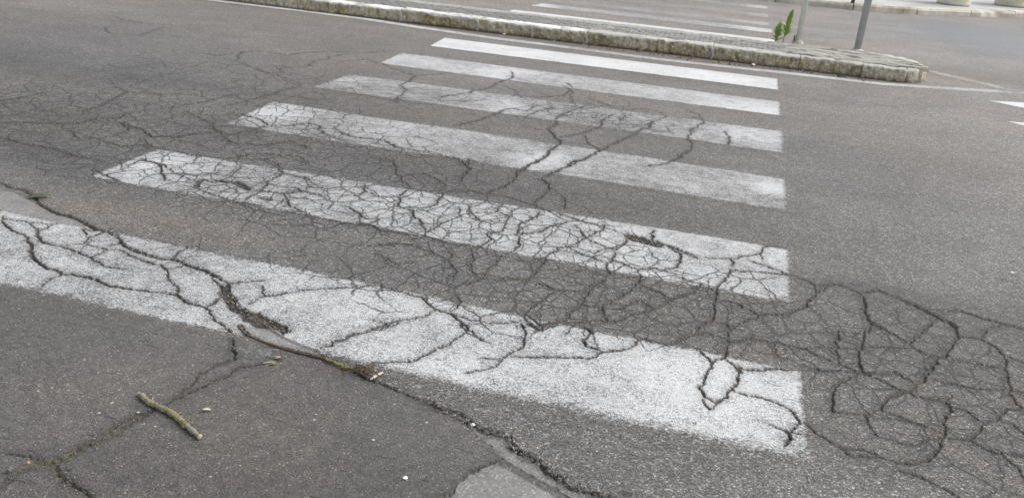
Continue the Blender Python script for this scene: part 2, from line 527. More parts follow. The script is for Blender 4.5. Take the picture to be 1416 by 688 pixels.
for wz, pts in CRL:
    wp = [G(x, y)[:2] for x, y in pts]
    r0 = np.mean([math.hypot(*(p-CAM[:2])) for p in wp]); dist = math.hypot(r0, CAM[2])
    wid = wz*T*dist/FPX*(.60 if wz < 20 else .82)+.0009+.04*r0*r0/CAM[2]*.0008
    wid = min(wid, .06)
    sp = subdivide(wp, 5, .11)
    ph = random.random()*50; L = 0
    for i, (a, b) in enumerate(zip(sp[:-1], sp[1:])):
        L += math.hypot(*(b-a)); t = i/max(1, len(sp)-2)
        tip = min(1.0, .55+3*min(t, 1-t))
        SEG.append((a, b, wid*tip*(.50+.8*float(vnoise(L, ph, 8))+.45*float(vnoise(L, ph+9, 40))), dist))

# ------------------------------------------------------------------ road grid: one sheet, fine near the crossing, coarse out to the horizon
fwd = math.atan2(0.898670, -0.215163)
dth = .00082
az = np.concatenate([np.radians(np.arange(-180, -43, 4.0)), np.arange(math.radians(-43), math.radians(43), dth), np.radians(np.arange(44, 181, 4.0))])
az[-1] = math.radians(180)
depr = np.concatenate([np.radians(np.array([89.0, 75, 62, 52])), np.arange(math.radians(44.5), math.radians(9), -dth), np.arange(math.radians(9), math.radians(4.4), -dth*.6), np.radians(np.array([4.2, 3.8, 3.2, 2.5, 1.8, 1.2, .7, .4, .25, .15]))])
rr = CAM[2]/np.tan(depr)
A_, R_ = np.meshgrid(az, rr)
GX = CAM[0]+R_*np.cos(fwd-A_); GY = CAM[1]+R_*np.sin(fwd-A_)     # az grows to the right
NR, NC = GX.shape
CRK = np.full(GX.shape, .25)
def window(xs, ys, pad):
    dx = np.array(xs)-CAM[0]; dy = np.array(ys)-CAM[1]
    r = np.hypot(dx, dy); a = fwd-np.arctan2(dy, dx); a = (a+np.pi) % (2*np.pi)-np.pi
    i0 = np.searchsorted(rr, r.min()-pad); i1 = np.searchsorted(rr, r.max()+pad)+1
    pa = pad/max(.3, r.min())
    j0 = np.searchsorted(az, a.min()-pa); j1 = np.searchsorted(az, a.max()+pa)+1
    return slice(max(0, i0-1), i1), slice(max(0, j0-1), j1)
def segdist(X, Y, a, b):
    d = b-a; L2 = max(1e-12, float(d@d))
    t = np.clip(((X-a[0])*d[0]+(Y-a[1])*d[1])/L2, 0, 1)
    return np.hypot(X-a[0]-t*d[0], Y-a[1]-t*d[1])
for a, b, wdt, dist in SEG:
    sl_ = window([a[0], b[0]], [a[1], b[1]], wdt*.5+.03+dist*.004)
    X = GX[sl_]
    if X.size == 0: continue
    CRK[sl_] = np.minimum(CRK[sl_], segdist(X, GY[sl_], a, b)-wdt*.5)
def poly_mask(pix, soft, world=False):
    P = np.array(pix if world else [G(x, y)[:2] for x, y in pix])
    out = np.zeros(GX.shape)
    # window by bounding box
    inb = (GX > P[:, 0].min()-soft) & (GX < P[:, 0].max()+soft) & (GY > P[:, 1].min()-soft) & (GY < P[:, 1].max()+soft)
    X = GX[inb]; Y = GY[inb]
    ins = np.zeros(X.shape, bool); dm = np.full(X.shape, 1e9)
    for k in range(len(P)):
        a, b = P[k], P[(k+1) % len(P)]
        dm = np.minimum(dm, segdist(X, Y, a, b))
        c = ((a[1] > Y) != (b[1] > Y))
        if b[1] != a[1]: c &= X < (b[0]-a[0])*(Y-a[1])/(b[1]-a[1])+a[0]
        ins ^= c
    out[inb] = np.clip(.5+np.where(ins, dm, -dm)/(2*soft), 0, 1)
    return out
def tile(ox, oy, *v): return [(ox+v[i]*T, oy+v[i+1]*T) for i in range(0, len(v), 2)]
def blob(px, py, rx, ry, k=1.0):
    c = G(px, py); return k*np.exp(-((GX-c[0])/rx)**2-((GY-c[1])/ry)**2)
pale = poly_mask(tile(470, 448, 350, 312, 400, 328, 480, 350, 530, 392, 580, 432, 680, 452, 690, 490, 790, 542, 830, 592, 900, 632, 1000, 672, 1080, 700, 980, 720, 930, 688, 830, 630, 720, 570, 640, 520, 600, 480, 540, 430, 490, 375, 440, 345), .006)
pale = np.maximum(pale, poly_mask(tile(470, 448, 630, 540, 730, 592, 830, 648, 900, 690, 980, 740, 900, 900, 250, 900, 390, 688, 450, 660, 470, 625, 520, 580), .006))
pale = np.maximum(pale, .98*poly_mask(tile(0, 448, 990, -5, 1060, 10, 1130, 55, 1200, 85, 1270, 108, 1270, 125, 1180, 105, 1100, 85, 1040, 66, 985, 36), .006))
pale = np.maximum(pale, .46*poly_mask(tile(0, 448, 640, -20, 900, 30, 960, 50, 1130, 100, 1130, 130, 930, 160, 780, 250, 690, 300, 760, 220, 920, 140, 900, 70), .02))
mast = poly_mask(tile(0, 220, -300, 60, 0, 120, 60, 128, 150, 178, 200, 208, 260, 228, 330, 255, 350, 280, 225, 262, 0, 206, -300, 140), .01)
pale = np.maximum(pale, .62*mast)
far_asph = poly_mask([(-700, 330), (0, 394), (320, 466), (400, 480), (510, 523), (600, 560), (690, 627), (760, 665), (880, 720), (900, 1400), (-900, 1400)], .008)
darkp = poly_mask([(322, 492), (245, 553), (190, 575), (90, 637), (120, 690), (140, 760), (700, 1000), (760, 760), (690, 627), (600, 560), (510, 523), (400, 482)], .02)
track = np.exp(-((GY-.80)/.26)**2)*sstep(-.6, .8, GX)*.9 + np.exp(-((GY-1.72)/.30)**2)*sstep(.3, -.8, GX)*.55 + np.exp(-((GY-2.6)/.5)**2)*sstep(-1.5, -3.2, GX)*.5
track += blob(1260, 415, .35, .10, 1.0)+blob(1340, 437, .4, .10, 1.1)+blob(1420, 462, .5, .12, 1.2)+blob(1170, 395, .3, .08, .6)+blob(60, 215, .5, .18, .7)+blob(20, 190, .5, .2, .4)+blob(640, 385, .28, .16, .55)+blob(700, 320, .4, .12, .3)+blob(250, 110, .8, .3, .35)
wob = vnoise(GX, GY, 2.3, 3)*.6+vnoise(GX, GY, 6, 4)*.4
dark = np.clip(track*(.5+.8*wob)*(1-far_asph)*(1-mast) + .30*darkp, 0, 1)
fine = np.clip(blob(200, 120, 1.5, .6, .45)+blob(750, 130, .9, .6, .4)+blob(500, 215, .8, .3, .5)+blob(330, 300, .6, .2, .35)+blob(860, 290, .5, .25, .4)+blob(480, 160, .9, .4, .4)+blob(420, 260, .9, .35)+blob(640, 310, .7, .32)+blob(600, 400, .7, .25, .8)+blob(900, 400, .5, .3, .7)+blob(1250, 520, .9, .55, 1.25)+blob(150, 190, 1.3, .4, .35)+blob(250, 185, 1.2, .5, .9)+blob(60, 170, 1.0, .6, .7)+blob(850, 165, .6, .4, .8)+blob(350, 100, 1.2, .5, .6)+blob(130, 345, .5, .25, .3), 0, 1)*(1-.85*np.clip(blob(1040, 560, .28, .25)+blob(950, 560, .4, .25), 0, 1))*(1-.9*far_asph)
bl = np.clip(blob(1400, 60, 1.0, 1.6, 1.0)+blob(1330, 40, .9, .9, .5), 0, 1)
KY = 6.03
kx = sstep(1.35, 1.1, GX)
dback = np.clip(KY-GY, -1, 9)
def brown_f(X, Y):
    kx = sstep(1.35, 1.1, X)
    b = np.exp(-np.clip(KY-Y, 0, 9)/.20)*kx*(Y < KY+.1)*.95 + sstep(2.6, 5.2, Y)*.30
    for px, py, rx, ry, k in [(1310, 105, .35, .45, .8), (80, 275, .25, .10, .6), (250, 310, .6, .14, .4), (470, 120, 1.2, .5, .15)]:
        c = G(px, py); b = b+k*np.exp(-((X-c[0])/rx)**2-((Y-c[1])/ry)**2)
    b = b+.55*np.exp(-np.clip(np.abs(Y-7.1), 0, 9)/.5)*kx*(Y > KY)
    return np.clip(b*(.55+.7*vnoise(X, Y, 1.7, 9))*(1-.9*blue_f(X, Y)), 0, 1)
def blue_f(X, Y):
    b = 0
    for px, py, rx, ry, k in [(1400, 60, 1.0, 1.6, 1.0), (1330, 40, .9, .9, .5)]:
        c = G(px, py); b = b+k*np.exp(-((X-c[0])/rx)**2-((Y-c[1])/ry)**2)
    return np.clip(b, 0, 1)
def light_f(X, Y):  # paler far asphalt, plus sky sheen to the right and distance painted into albedo
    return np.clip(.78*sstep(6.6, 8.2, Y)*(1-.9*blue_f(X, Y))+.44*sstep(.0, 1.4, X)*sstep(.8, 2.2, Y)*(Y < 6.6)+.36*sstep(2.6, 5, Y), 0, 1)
brown = brown_f(GX, GY)
moss = np.clip(blob(85, 640, .10, .08)+blob(330, 455, .05, .05, .9)+blob(560, 525, .06, .05, .3)+blob(130, 620, .12, .1, .6), 0, 1)
und = (vnoise(GX, GY, 1.3, 21)-.5)*.010+(vnoise(GX, GY, 4.0, 22)-.5)*.004
near = sstep(7, 4, R_)*sstep(.7, 1.2, R_)
CRK = CRK+(vnoise(GX, GY, 140, 5)-.5)*.0035*(CRK < .03)+(vnoise(GX, GY, 75, 6)-.5)*.012*np.clip(blob(395, 462, .18, .12), 0, 1)*(CRK < .04)
groove = -.010*sstep(.0035, -.005, CRK)
lip = .004*np.exp(-np.clip(CRK, 0, 1)/.02)*fine
GZ = (und+groove+lip)*near
GZ -= .006*np.clip(pale-.55, 0, .45)/.45*near
co = np.stack([GX, GY, GZ], -1).reshape(-1, 3)
quads = grid_quads(NR, NC)[:, ::-1]
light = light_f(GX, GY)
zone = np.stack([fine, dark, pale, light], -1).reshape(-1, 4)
typ = np.stack([np.clip(far_asph, 0, 1), bl, brown, moss], -1).reshape(-1, 4)
def set_road_attrs(me, idx=None):
    s_ = slice(None) if idx is None else idx
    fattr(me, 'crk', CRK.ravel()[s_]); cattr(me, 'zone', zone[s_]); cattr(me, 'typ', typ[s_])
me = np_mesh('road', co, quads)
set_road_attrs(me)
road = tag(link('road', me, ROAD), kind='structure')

# ------------------------------------------------------------------ zebra stripes of the near crossing: paint laid on the same surface
def fan_marking(name, corners, margin, coatf, soft):
    P = np.array(corners)                      # counter-clockwise
    fx, fy = GX.ravel(), GY.ravel()
    d = np.full(fx.shape, 1e9)
    for k in range(4):
        a, b = P[k], P[(k+1) % 4]; e = (b-a)/np.linalg.norm(b-a)
        d = np.minimum(d, e[0]*(fy-a[1])-e[1]*(fx-a[0]))
    keep = (d[quads] > -margin).all(1)
    q = quads[keep]; idx, inv = np.unique(q, return_inverse=True)
    c = co[idx].copy(); c[:, 2] += .0004+.0026*sstep(-margin*.8, -.012, d[idx])
    me = np_mesh(name, c, inv.reshape(q.shape))
    set_road_attrs(me, idx)
    fattr(me, 'pnt', d[idx]); fattr(me, 'coat', coatf(c[:, 0], c[:, 1])); fattr(me, 'soft', np.broadcast_to(soft(c[:, 0], c[:, 1]) if callable(soft) else soft, len(idx)))
    return link(name, me, PAINT)
def line_at(p, q, X):
    p = G(*p); q = G(*q); return p[1]+(q[1]-p[1])*(X-p[0])/(q[0]-p[0])
R0 = G(1111, 629); R1 = G(1104, 515)
XL = -2.88
stripes = [
 ([(XL, line_at((0, 392), (1110, 629), XL)), R0[:2], R1[:2], (XL, line_at((0, 292), (1104, 515), XL))]),
 ([G(128, 245)[:2], G(1090, 418.5)[:2], G(1088, 345)[:2], G(217, 208)[:2]]),
 ([G(316, 172)[:2], G(1085, 290)[:2], G(1083.5, 248)[:2], G(378, 142)[:2]]),
 ([G(435, 121)[:2], G(1080.5, 211)[:2], G(1080, 182.5)[:2], G(484, 104)[:2]]),
 ([G(526, 88)[:2], G(1077, 160)[:2], G(1077, 141.5)[:2], G(556, 74)[:2]]),
 ([G(595, 64)[:2], G(1075, 124.5)[:2], G(1074.5, 109.5)[:2], G(615, 53)[:2]])]
def coat_fn(base, blobs, amp=.10):
    pts = [(G(x, y), r, v) for x, y, r, v in blobs]
    def f(x, y):
        c = base+amp*2*(vnoise(x, y, 1.6, base*10)-.5)
        for g, r, v in pts: c = c+v*np.exp(-((x-g[0])**2+(y-g[1])**2)/r**2)
        return np.clip(c, .05, 1.1)
    return f
coats = [
 coat_fn(.68, [(1010, 550, .28, .20), (200, 400, .55, -.14), (900, 490, .3, .05), (120, 350, .3, -.05), (560, 500, .3, .08), (1060, 505, .10, -.15)]),
 coat_fn(.62, [(215, 228, .2, .35), (700, 320, .4, .05), (330, 250, .25, -.08), (1060, 390, .2, -.02)]),
 coat_fn(.50, [(372, 157, .22, .38), (750, 222, .16, .42), (1066, 262, .13, .42), (900, 240, .4, -.03), (560, 190, .5, .05)]),
 coat_fn(.46, [(470, 110, .2, .20), (1050, 190, .24, .45), (690, 145, .25, .15), (800, 160, .3, -.05)]),
 coat_fn(.58, [(540, 80, .2, .25), (1040, 150, .3, .25), (690, 102, .25, .15)]),
 coat_fn(1.0, [])]
slabels = [
 'widest badly cracked white stripe nearest the mossy stick, split by a rough dark fissure',
 'heavily crazed white crossing stripe with a brown pothole near its right end',
 'pale worn crossing stripe with three bright repainted spots, third from the kerb island side of four worn ones',
 'most faded grey crossing stripe with one bright right end',
 'worn pale crossing stripe next to the bright clean one beside the kerb island',
 'brightest clean white crossing stripe, the one closest to the mossy kerb']
slabels[2] = 'worn greyish crossing stripe with bright tip, bright middle spot and bright right end'
softs = [lambda x, y: np.clip(.012+.032*sstep(.30, -.1, y)*sstep(-1.35, -.6, x), .012, .05), .012, .014, .018, .016, .011]
for k in range(6):
    o = fan_marking('crosswalk_stripe', stripes[k], .09 if k == 0 else .06, coats[k], softs[k])
    tag(o, slabels[k], 'crosswalk stripe', 'stripes of the near zebra crossing')

# ------------------------------------------------------------------ other road markings (lines, far crossing, triangles)
def flat_attrs(me, n):
    c = np.empty(n*3, dtype=np.float32); me.vertices.foreach_get('co', c); c = c.reshape(-1, 3); x, y = c[:, 0], c[:, 1]
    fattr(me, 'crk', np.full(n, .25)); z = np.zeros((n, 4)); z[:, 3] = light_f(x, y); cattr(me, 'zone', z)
    t = np.zeros((n, 4)); t[:, 2] = brown_f(x, y); t[:, 1] = blue_f(x, y); cattr(me, 'typ', t)
def ribbon(name, pts, width, coat, soft=.012, margin=.05, z=.002):
    P = [np.array(p[:2], float) for p in pts]
    # densify
    D = [P[0]]
    for a, b in zip(P[:-1], P[1:]):
        n = max(1, int(np.linalg.norm(b-a)/.15))
        D += [a+(b-a)*(i+1)/n for i in range(n)]
    D = np.array(D); tg = np.gradient(D, axis=0); tg /= np.linalg.norm(tg, axis=1)[:, None]
    nr = np.stack([-tg[:, 1], tg[:, 0]], 1); hw = width/2
    off = np.array([-hw-margin, -hw, 0, hw, hw+margin])
    V = D[:, None, :]+nr[:, None, :]*off[None, :, None]
    pn = np.tile(hw-np.abs(off), (len(D), 1))
    endd = np.minimum(np.linalg.norm(D-D[0], axis=1), np.linalg.norm(D-D[-1], axis=1))
    pn = np.minimum(pn, endd[:, None]-.01)
    me = np_mesh(name, np.concatenate([V, (.0004+(z-.0004)*np.tile(np.array([0, 1, 1, 1, 0.]), (len(D), 1)))[..., None]], -1).reshape(-1, 3), grid_quads(len(D), 5)[:, ::-1])
    n = len(me.vertices); flat_attrs(me, n)
    fattr(me, 'pnt', pn); x = V[..., 0]; y = V[..., 1]
    fattr(me, 'coat', (coat(x, y) if callable(coat) else np.full(n, coat))); fattr(me, 'soft', np.full(n, soft))
    return link(name, me, PAINT)
def quad_marking(name, corners, coat, soft=.012, margin=.04, z=.002, nu=40, nv=15, blob_=None):
    P = np.array(corners, float); k = len(P)
    if k == 3: P = np.array([P[0], P[1], P[2], P[0]])
    c = P.mean(0)
    u = np.linspace(-.04, 1.04, nu)[:, None, None]; v = np.linspace(-.15, 1.15, nv)[None, :, None]
    V = (P[0]*(1-u)+P[1]*u)*(1-v)+(P[3]*(1-u)+P[2]*u)*v
    d = np.full(V.shape[:2], 1e9)
    for i in range(4):
        a, b = P[i], P[(i+1) % 4]; L = np.linalg.norm(b-a)
        if L < 1e-6: continue
        e = (b-a)/L; d = np.minimum(d, e[0]*(V[..., 1]-a[1])-e[1]*(V[..., 0]-a[0]))
    me = np_mesh(name, np.concatenate([V, (.0004+(z-.0004)*sstep(-.045, 0, d))[..., None]], -1).reshape(-1, 3), grid_quads(nu, nv)[:, ::-1])
    n = len(me.vertices); flat_attrs(me, n)
    fattr(me, 'pnt', d); fattr(me, 'coat', coat(V[..., 0], V[..., 1]) if callable(coat) else np.full(n, coat)); fattr(me, 'soft', np.full(n, soft))
    return link(name, me, PAINT)
ln = [(-12, 6.0), (-8.0, 5.97)]+[tuple(G(*q)[:2]) for q in [(336, 5.5), (421, 15.5), (505, 26.5), (576, 37.5), (679, 52.5), (800, 67.5), (909, 82), (1030, 95), (1135, 106.5), (1214, 115.5), (1296, 121.5), (1416, 128.5)]]+[(3.2, 6.75), (5.5, 7.7)]
def lc(x, y): return .56+.30*vnoise(x, y, 3, 5)+.20*sstep(-2.6, -3.6, x)-.16*np.exp(-((x+1.3)/.8)**2)-.25*sstep(1.2, 2.0, x)
o = ribbon('edge_line', ln, .105, lc, .016)
tag(o, 'thin worn white line running along the foot of the mossy kerb', 'road line')
o = ribbon('edge_line', [G(1281, 98)[:2], G(1330, 109)[:2], G(1372, 119)[:2], G(1412, 127.5)[:2]], .12, .42, .02, z=.0035)
tag(o, 'very faint dusty line leaving the tip of the kerb island', 'road line')
far = [((-2.88, 7.36), (0.0, 7.36), (0.0, 7.82), (-2.88, 7.82), .95), ((-2.82, 8.36), (-.02, 8.36), (-.02, 8.68), (-2.75, 8.68), .44), ((-2.80, 9.0), (-.05, 9.0), (-.05, 9.28), (-2.80, 9.28), .24), ((-2.8, 9.85), (-.06, 9.85), (-.06, 10.2), (-2.8, 10.2), .14), ((-2.8, 10.9), (-.07, 10.9), (-.07, 11.25), (-2.8, 11.25), .24)]
fl = ['bright thin strip of far crossing paint showing just above the kerb island', 'pale grey far crossing stripe, second beyond the kerb island, with white tip',
      'very faint far crossing stripe directly beyond the pale grey one', 'almost vanished far crossing stripe in the middle of the far lane', 'faint far crossing stripe closest to the far pavement']
for i, f in enumerate(far):
    b = f[4]
    def fc(x, y, b=b): return b+.34*np.exp(-((x+.15)/.25)**2)*(b < .7)+.42*np.exp(-((x+2.7)/.18)**2)*(i == 1)+.14*(vnoise(x, y, 2.2, 3)-.5)
    o = quad_marking('crosswalk_stripe', f[:4], fc, .014)
    tag(o, fl[i], 'crosswalk stripe', 'stripes of the far zebra crossing')
def tri(tip, a, b, label):
    t = G(*tip)[:2]; a = G(*a)[:2]; b = G(*b)[:2]; k = 2.2
    o = quad_marking('road_triangle', [t, t+(a-t)*k, t+(b-t)*k], .95, .008)
    tag(o, label, 'road marking', 'white triangles painted on the road')
tri((1367, 139.5), (1416, 149.5), (1416, 142), 'white painted triangle on the road, the upper one at the right edge')
tri((1392, 168), (1416, 174), (1416, 170), 'white painted triangle on the road, the lower one at the right edge')

# ------------------------------------------------------------------ traffic island
def stone_mat(name, mossy, white):
    n = N(name); tc = n.new('ShaderNodeNewGeometry'); P = tc.outputs['Position']; nz = n.new('ShaderNodeSeparateXYZ'); n.put(nz, 0, tc.outputs['True Normal'])
    a = n.noise(P, 5, 5, .65); b = n.noise(P, 28, 4, .65); c = n.noise(P, 90, 3, .6); d = n.noise(n.vmul(P, (40, 40, 7)), 1.0, 4, .6)
    base = n.mix(n.mr(b, .3, .7), (.40, .37, .30), (.68, .65, .56))
    base = n.mix(n.mr(c, .48, .64, 0, .5), base, (.20, .18, .14))
    face = n.mr(nz.outputs[2], .45, .75, 1, 0)
    ms = n.math('MULTIPLY', n.math('MULTIPLY', face, n.mr(n.math('ADD', a, n.math('MULTIPLY', d, .7)), .66, 1.0)), mossy)
    base = n.mix(n.math('MULTIPLY', ms, .8), base, n.mix(n.mr(d, .35, .65), (.19, .155, .055), (.40, .34, .15)))
    spots = n.mr(n.noise(P, 48, 3, .7), .54, .62)
    base = n.mix(n.math('MULTIPLY', n.math('MULTIPLY', n.mr(n.noise(P, 1.7, 3, .5), .46, .60), face), .55*mossy), base, n.mix(n.mr(b, .35, .65), (.15, .115, .035), (.30, .24, .085))); base = n.mix(n.math('MULTIPLY', n.math('MULTIPLY', spots, face), .8), base, (.70, .67, .57))
    st_ = n.noise(n.vmul(P, (24, 24, 7)), 1.0, 4, .65); base = n.mix(n.math('MULTIPLY', face, n.mr(st_, .52, .64, 0, .6)), base, (.12, .10, .055)); base = n.mix(n.math('MULTIPLY', face, n.mr(st_, .44, .34, 0, .45)), base, (.62, .575, .44))
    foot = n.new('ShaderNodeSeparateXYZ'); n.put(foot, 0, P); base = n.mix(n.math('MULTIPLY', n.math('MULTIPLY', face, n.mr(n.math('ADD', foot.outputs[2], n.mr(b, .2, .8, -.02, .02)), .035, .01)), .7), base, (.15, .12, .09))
    pits = n.mr(n.noise(n.vmul(P, (26, 26, 60)), 1.0, 4, .7), .60, .68)
    base = n.mix(n.math('MULTIPLY', n.math('MULTIPLY', pits, face), .75), base, (.085, .075, .06))
    sz = n.new('ShaderNodeSeparateXYZ'); n.put(sz, 0, P)
    topz = n.mr(n.math('ADD', sz.outputs[2], n.mr(b, .2, .8, -.018, .018)), .088, .103)
    tcol = n.mix(n.mr(b, .35, .65), (.27, .27, .255), (.42, .415, .39))
    base = n.mix(n.math('MULTIPLY', n.math('SUBTRACT', 1, face), .85), base, n.mix(n.mr(a, .4, .65), tcol, (.27, .265, .245)))
    if white:
        wm = n.math('MULTIPLY', topz, n.mr(n.math('ADD', n.noise(P, 4, 4, .6), n.math('MULTIPLY', c, .25)), .50, .64))
        base = n.mix(n.math('MULTIPLY', wm, white), base, (.72, .71, .68))
    h = n.math('ADD', b, n.math('MULTIPLY', c, .6))
    return n.finish(base, .92, .2, h, .014, .9)
STONE = stone_mat('mossy_kerb_stone', 1.0, 0.35); STONE_W = stone_mat('mossy_kerb_stone_painted', 1.0, 1.0); STONE_P = stone_mat('pale_kerb_stone', .45, .35); STONE_R = stone_mat('grey_rear_kerb_stone', .3, 0.0)
def paving_mat():
    n = N('island_cobbles'); g = n.new('ShaderNodeNewGeometry'); P = g.outputs['Position']
    a = n.noise(P, 4, 5, .6); b = n.noise(P, 30, 4, .65); c = n.noise(P, 110, 3, .6)
    col = n.mix(n.mr(b, .3, .7), (.22, .22, .215), (.36, .355, .34))
    col = n.mix(1, col, n.mr(a, .3, .7, .8, 1.2), 'MULTIPLY')
    lay = n.noise(n.vmul(P, (5, 34, 5)), 1.0, 5, .65)
    sx = n.new('ShaderNodeSeparateXYZ'); n.put(sx, 0, P)
    right = n.mr(n.math('ADD', sx.outputs[0], n.mr(a, .3, .7, -.25, .25)), -.15, .25)
    left = n.mr(sx.outputs[0], -1.6, -2.4)
    col = n.mix(n.math('MULTIPLY', left, .6), col, (.17, .17, .168))
    flake = n.mr(lay, .46, .58)
    col = n.mix(right, col, n.mix(flake, (.27, .26, .23), (.42, .41, .37)))
    crk = n.mr(lay, .425, .45, 1, 0)
    col = n.mix(n.math('MULTIPLY', crk, n.mr(right, 0, 1, .45, .7)), col, (.09, .083, .07))
    jo = n.attr('joint').outputs['Fac']
    col = n.mix(n.math('MULTIPLY', n.math('MULTIPLY', jo, n.math('SUBTRACT', 1, right)), n.mr(b, .3, .7, .3, .9)), col, (.085, .08, .075))
    col = n.mix(n.mr(c, .62, .7, 0, .5), col, (.55, .54, .5))
    return n.finish(col, .92, .2, n.math('ADD', lay, n.math('MULTIPLY', b, .5)), .02, .8)
PAVE = paving_mat()
KH = .115
def kerb_stone(x0, x1, y0, y1, h, seed, round_=.010, curve=None):
    """one weathered stone: a fine box with worn edges and an eroded surface"""
    bm = bmesh.new(); L = x1-x0; D = y1-y0
    nx = max(6, int(L/.013)); ny = max(3, int(D/.03)); nz = 8
    bmesh.ops.create_cube(bm, size=1)
    xs = [e for e in bm.edges if abs(e.verts[0].co.x-e.verts[1].co.x) > .5]; bmesh.ops.subdivide_edges(bm, edges=xs, cuts=nx-1, use_grid_fill=True)
    ys = [e for e in bm.edges if abs(e.verts[0].co.y-e.verts[1].co.y) > .5]; bmesh.ops.subdivide_edges(bm, edges=ys, cuts=ny-1, use_grid_fill=True)
    zs = [e for e in bm.edges if abs(e.verts[0].co.z-e.verts[1].co.z) > .5]; bmesh.ops.subdivide_edges(bm, edges=zs, cuts=nz-1, use_grid_fill=True)
    for v in bm.verts:
        p = v.co; x = p.x*L; y = p.y*D; z = (p.z+.5)*h
        # round the top and end edges
        ix = 0; iz = max(0, z-(h-round_)); iy = max(0, abs(y)-(D/2-round_))
        d = math.sqrt(ix*ix+iz*iz+iy*iy)
        if d > round_:
            k = round_/d
            x = math.copysign(abs(x)-ix+ix*k, x); z = z-iz+iz*k; y = math.copysign(abs(y)-iy+iy*k, y)
        X = x+(x0+x1)/2
        n1 = float(vnoise(X*1.0+seed, z*1.0+y, 14, seed))-.5; n2 = float(vnoise(X+seed, z+y*2, 40, seed+1))-.5
        chip = max(0, float(vnoise(X+seed*3, y*.5, 9, seed+5))-.70)*1.0; n3_ = float(vnoise(X+seed, z*3, 75, seed+9))-.5
        if y < 0: y += n1*.016+n2*.016+n3_*.010+chip*.09*(z/h)
        z += (n1*.006+n2*.006+n3_*.004-chip*.05)*(z/h)
        v.co = (X, y+(y0+y1)/2, max(z, 0))
        if curve: v.co = curve(v.co)
    return bm_mesh('kerb_stone', bm)
isl = empty('traffic_island', (-2.0, 6.45, 0))
tag(isl, 'low mossy kerbed concrete island separating the two lanes', 'traffic island')
def loc_curve(c): return Vector((c.x+2.0, c.y-6.45, c.z))
jp = [(387, 12), (455, 18), (558, 29), (663, 42), (737, 51), (809.5, 61), (907, 73), (983, 82), (1103, 97), (1190, 108)]
jx = [-12, -10.9, -9.8, -8.7, -7.6, -6.6, -5.7]+[float(G(*q)[0]) for q in jp]+[1.06]
for i in range(len(jx)-1):
    mat = STONE_W if -4.2 < (jx[i]+jx[i+1])/2 < -1.9 else (STONE_P if jx[i] < -4.0 and jx[i] > -6 or jx[i] > .2 else STONE)
    dy = random.uniform(-.012, .012)
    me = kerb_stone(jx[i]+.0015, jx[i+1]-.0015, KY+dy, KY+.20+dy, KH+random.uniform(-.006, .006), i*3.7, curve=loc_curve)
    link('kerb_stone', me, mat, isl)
# joint mortar blobs (pale, at three joints)
MORT = N('joint_mortar'); MORT = MORT.finish(MORT.mix(MORT.mr(MORT.noise(None, 40, 3), .3, .7), (.34, .335, .31), (.56, .555, .52)), .9, .2)
for px, py in [(558, 29), (663, 42), (737, 51), (809.5, 61), (983, 82)]:
    x = float(G(px, py)[0])
    bm = bmesh.new(); bmesh.ops.create_cube(bm, size=1)
    bmesh.ops.subdivide_edges(bm, edges=bm.edges[:], cuts=4, use_grid_fill=True)
    for v in bm.verts:
        z = (v.co.z+.5); n1 = float(vnoise(v.co.x*3+px, v.co.z*3, 3, px))-.5
        v.co = (x+2.0+v.co.x*(.022+.03*n1)+.01*math.sin(z*4), KY-6.45+.02+v.co.y*.07+n1*.012, z*(KH-.012))
    link('joint_mortar', bm_mesh('joint_mortar', bm), MORT, isl)
# island top: paving field with cobble relief, tapering to the nose
nx, ny = 900, 46
xs = np.concatenate([np.linspace(-12, -5, 100), np.linspace(-4.99, 1.24, nx-100)]); vs = np.linspace(0, 1, ny)
X, V = np.meshgrid(xs, vs, indexing='ij')
yb = 6.66-.50*np.clip((X-.75)/.5, 0, 1)**2
yf = KY+.175-.11*sstep(-.15, .15, X)
Y = yf+(yb-yf)*V
# rows of setts
row = np.floor(V*6); off = (row % 2)*.5
u = (X/.095+off); fu = np.abs((u % 1)-.5)*2; fv = np.abs(((V*6) % 1)-.5)*2
joint = np.maximum(sstep(.80, .97, fu), sstep(.72, .95, fv))
hj = sstep(.15, -.15, X)
jit = (vnoise(np.floor(u)*3.1, row*7.7, 1, 3)-.5)
Z = KH-.006+hj*(.010*(1-joint)-.008+jit*.006)+(vnoise(X, Y, 9, 31)-.5)*.010+(vnoise(X, Y, 30, 32)-.5)*.005
flk = np.floor(vnoise(X*1.0, Y*3.2, 3.2, 77)*5)/5
Z += (1-hj)*(flk-.5)*.030
Z += (1-hj)*.022
Z = Z+(KH-.016-Z)*sstep(.10, .0, V)*(1-hj)
me = np_mesh('paving', np.stack([X+2.0, Y-6.45, Z], -1).reshape(-1, 3), grid_quads(len(xs), ny))
fattr(me, 'joint', joint)
link('paving', me, PAVE, isl)
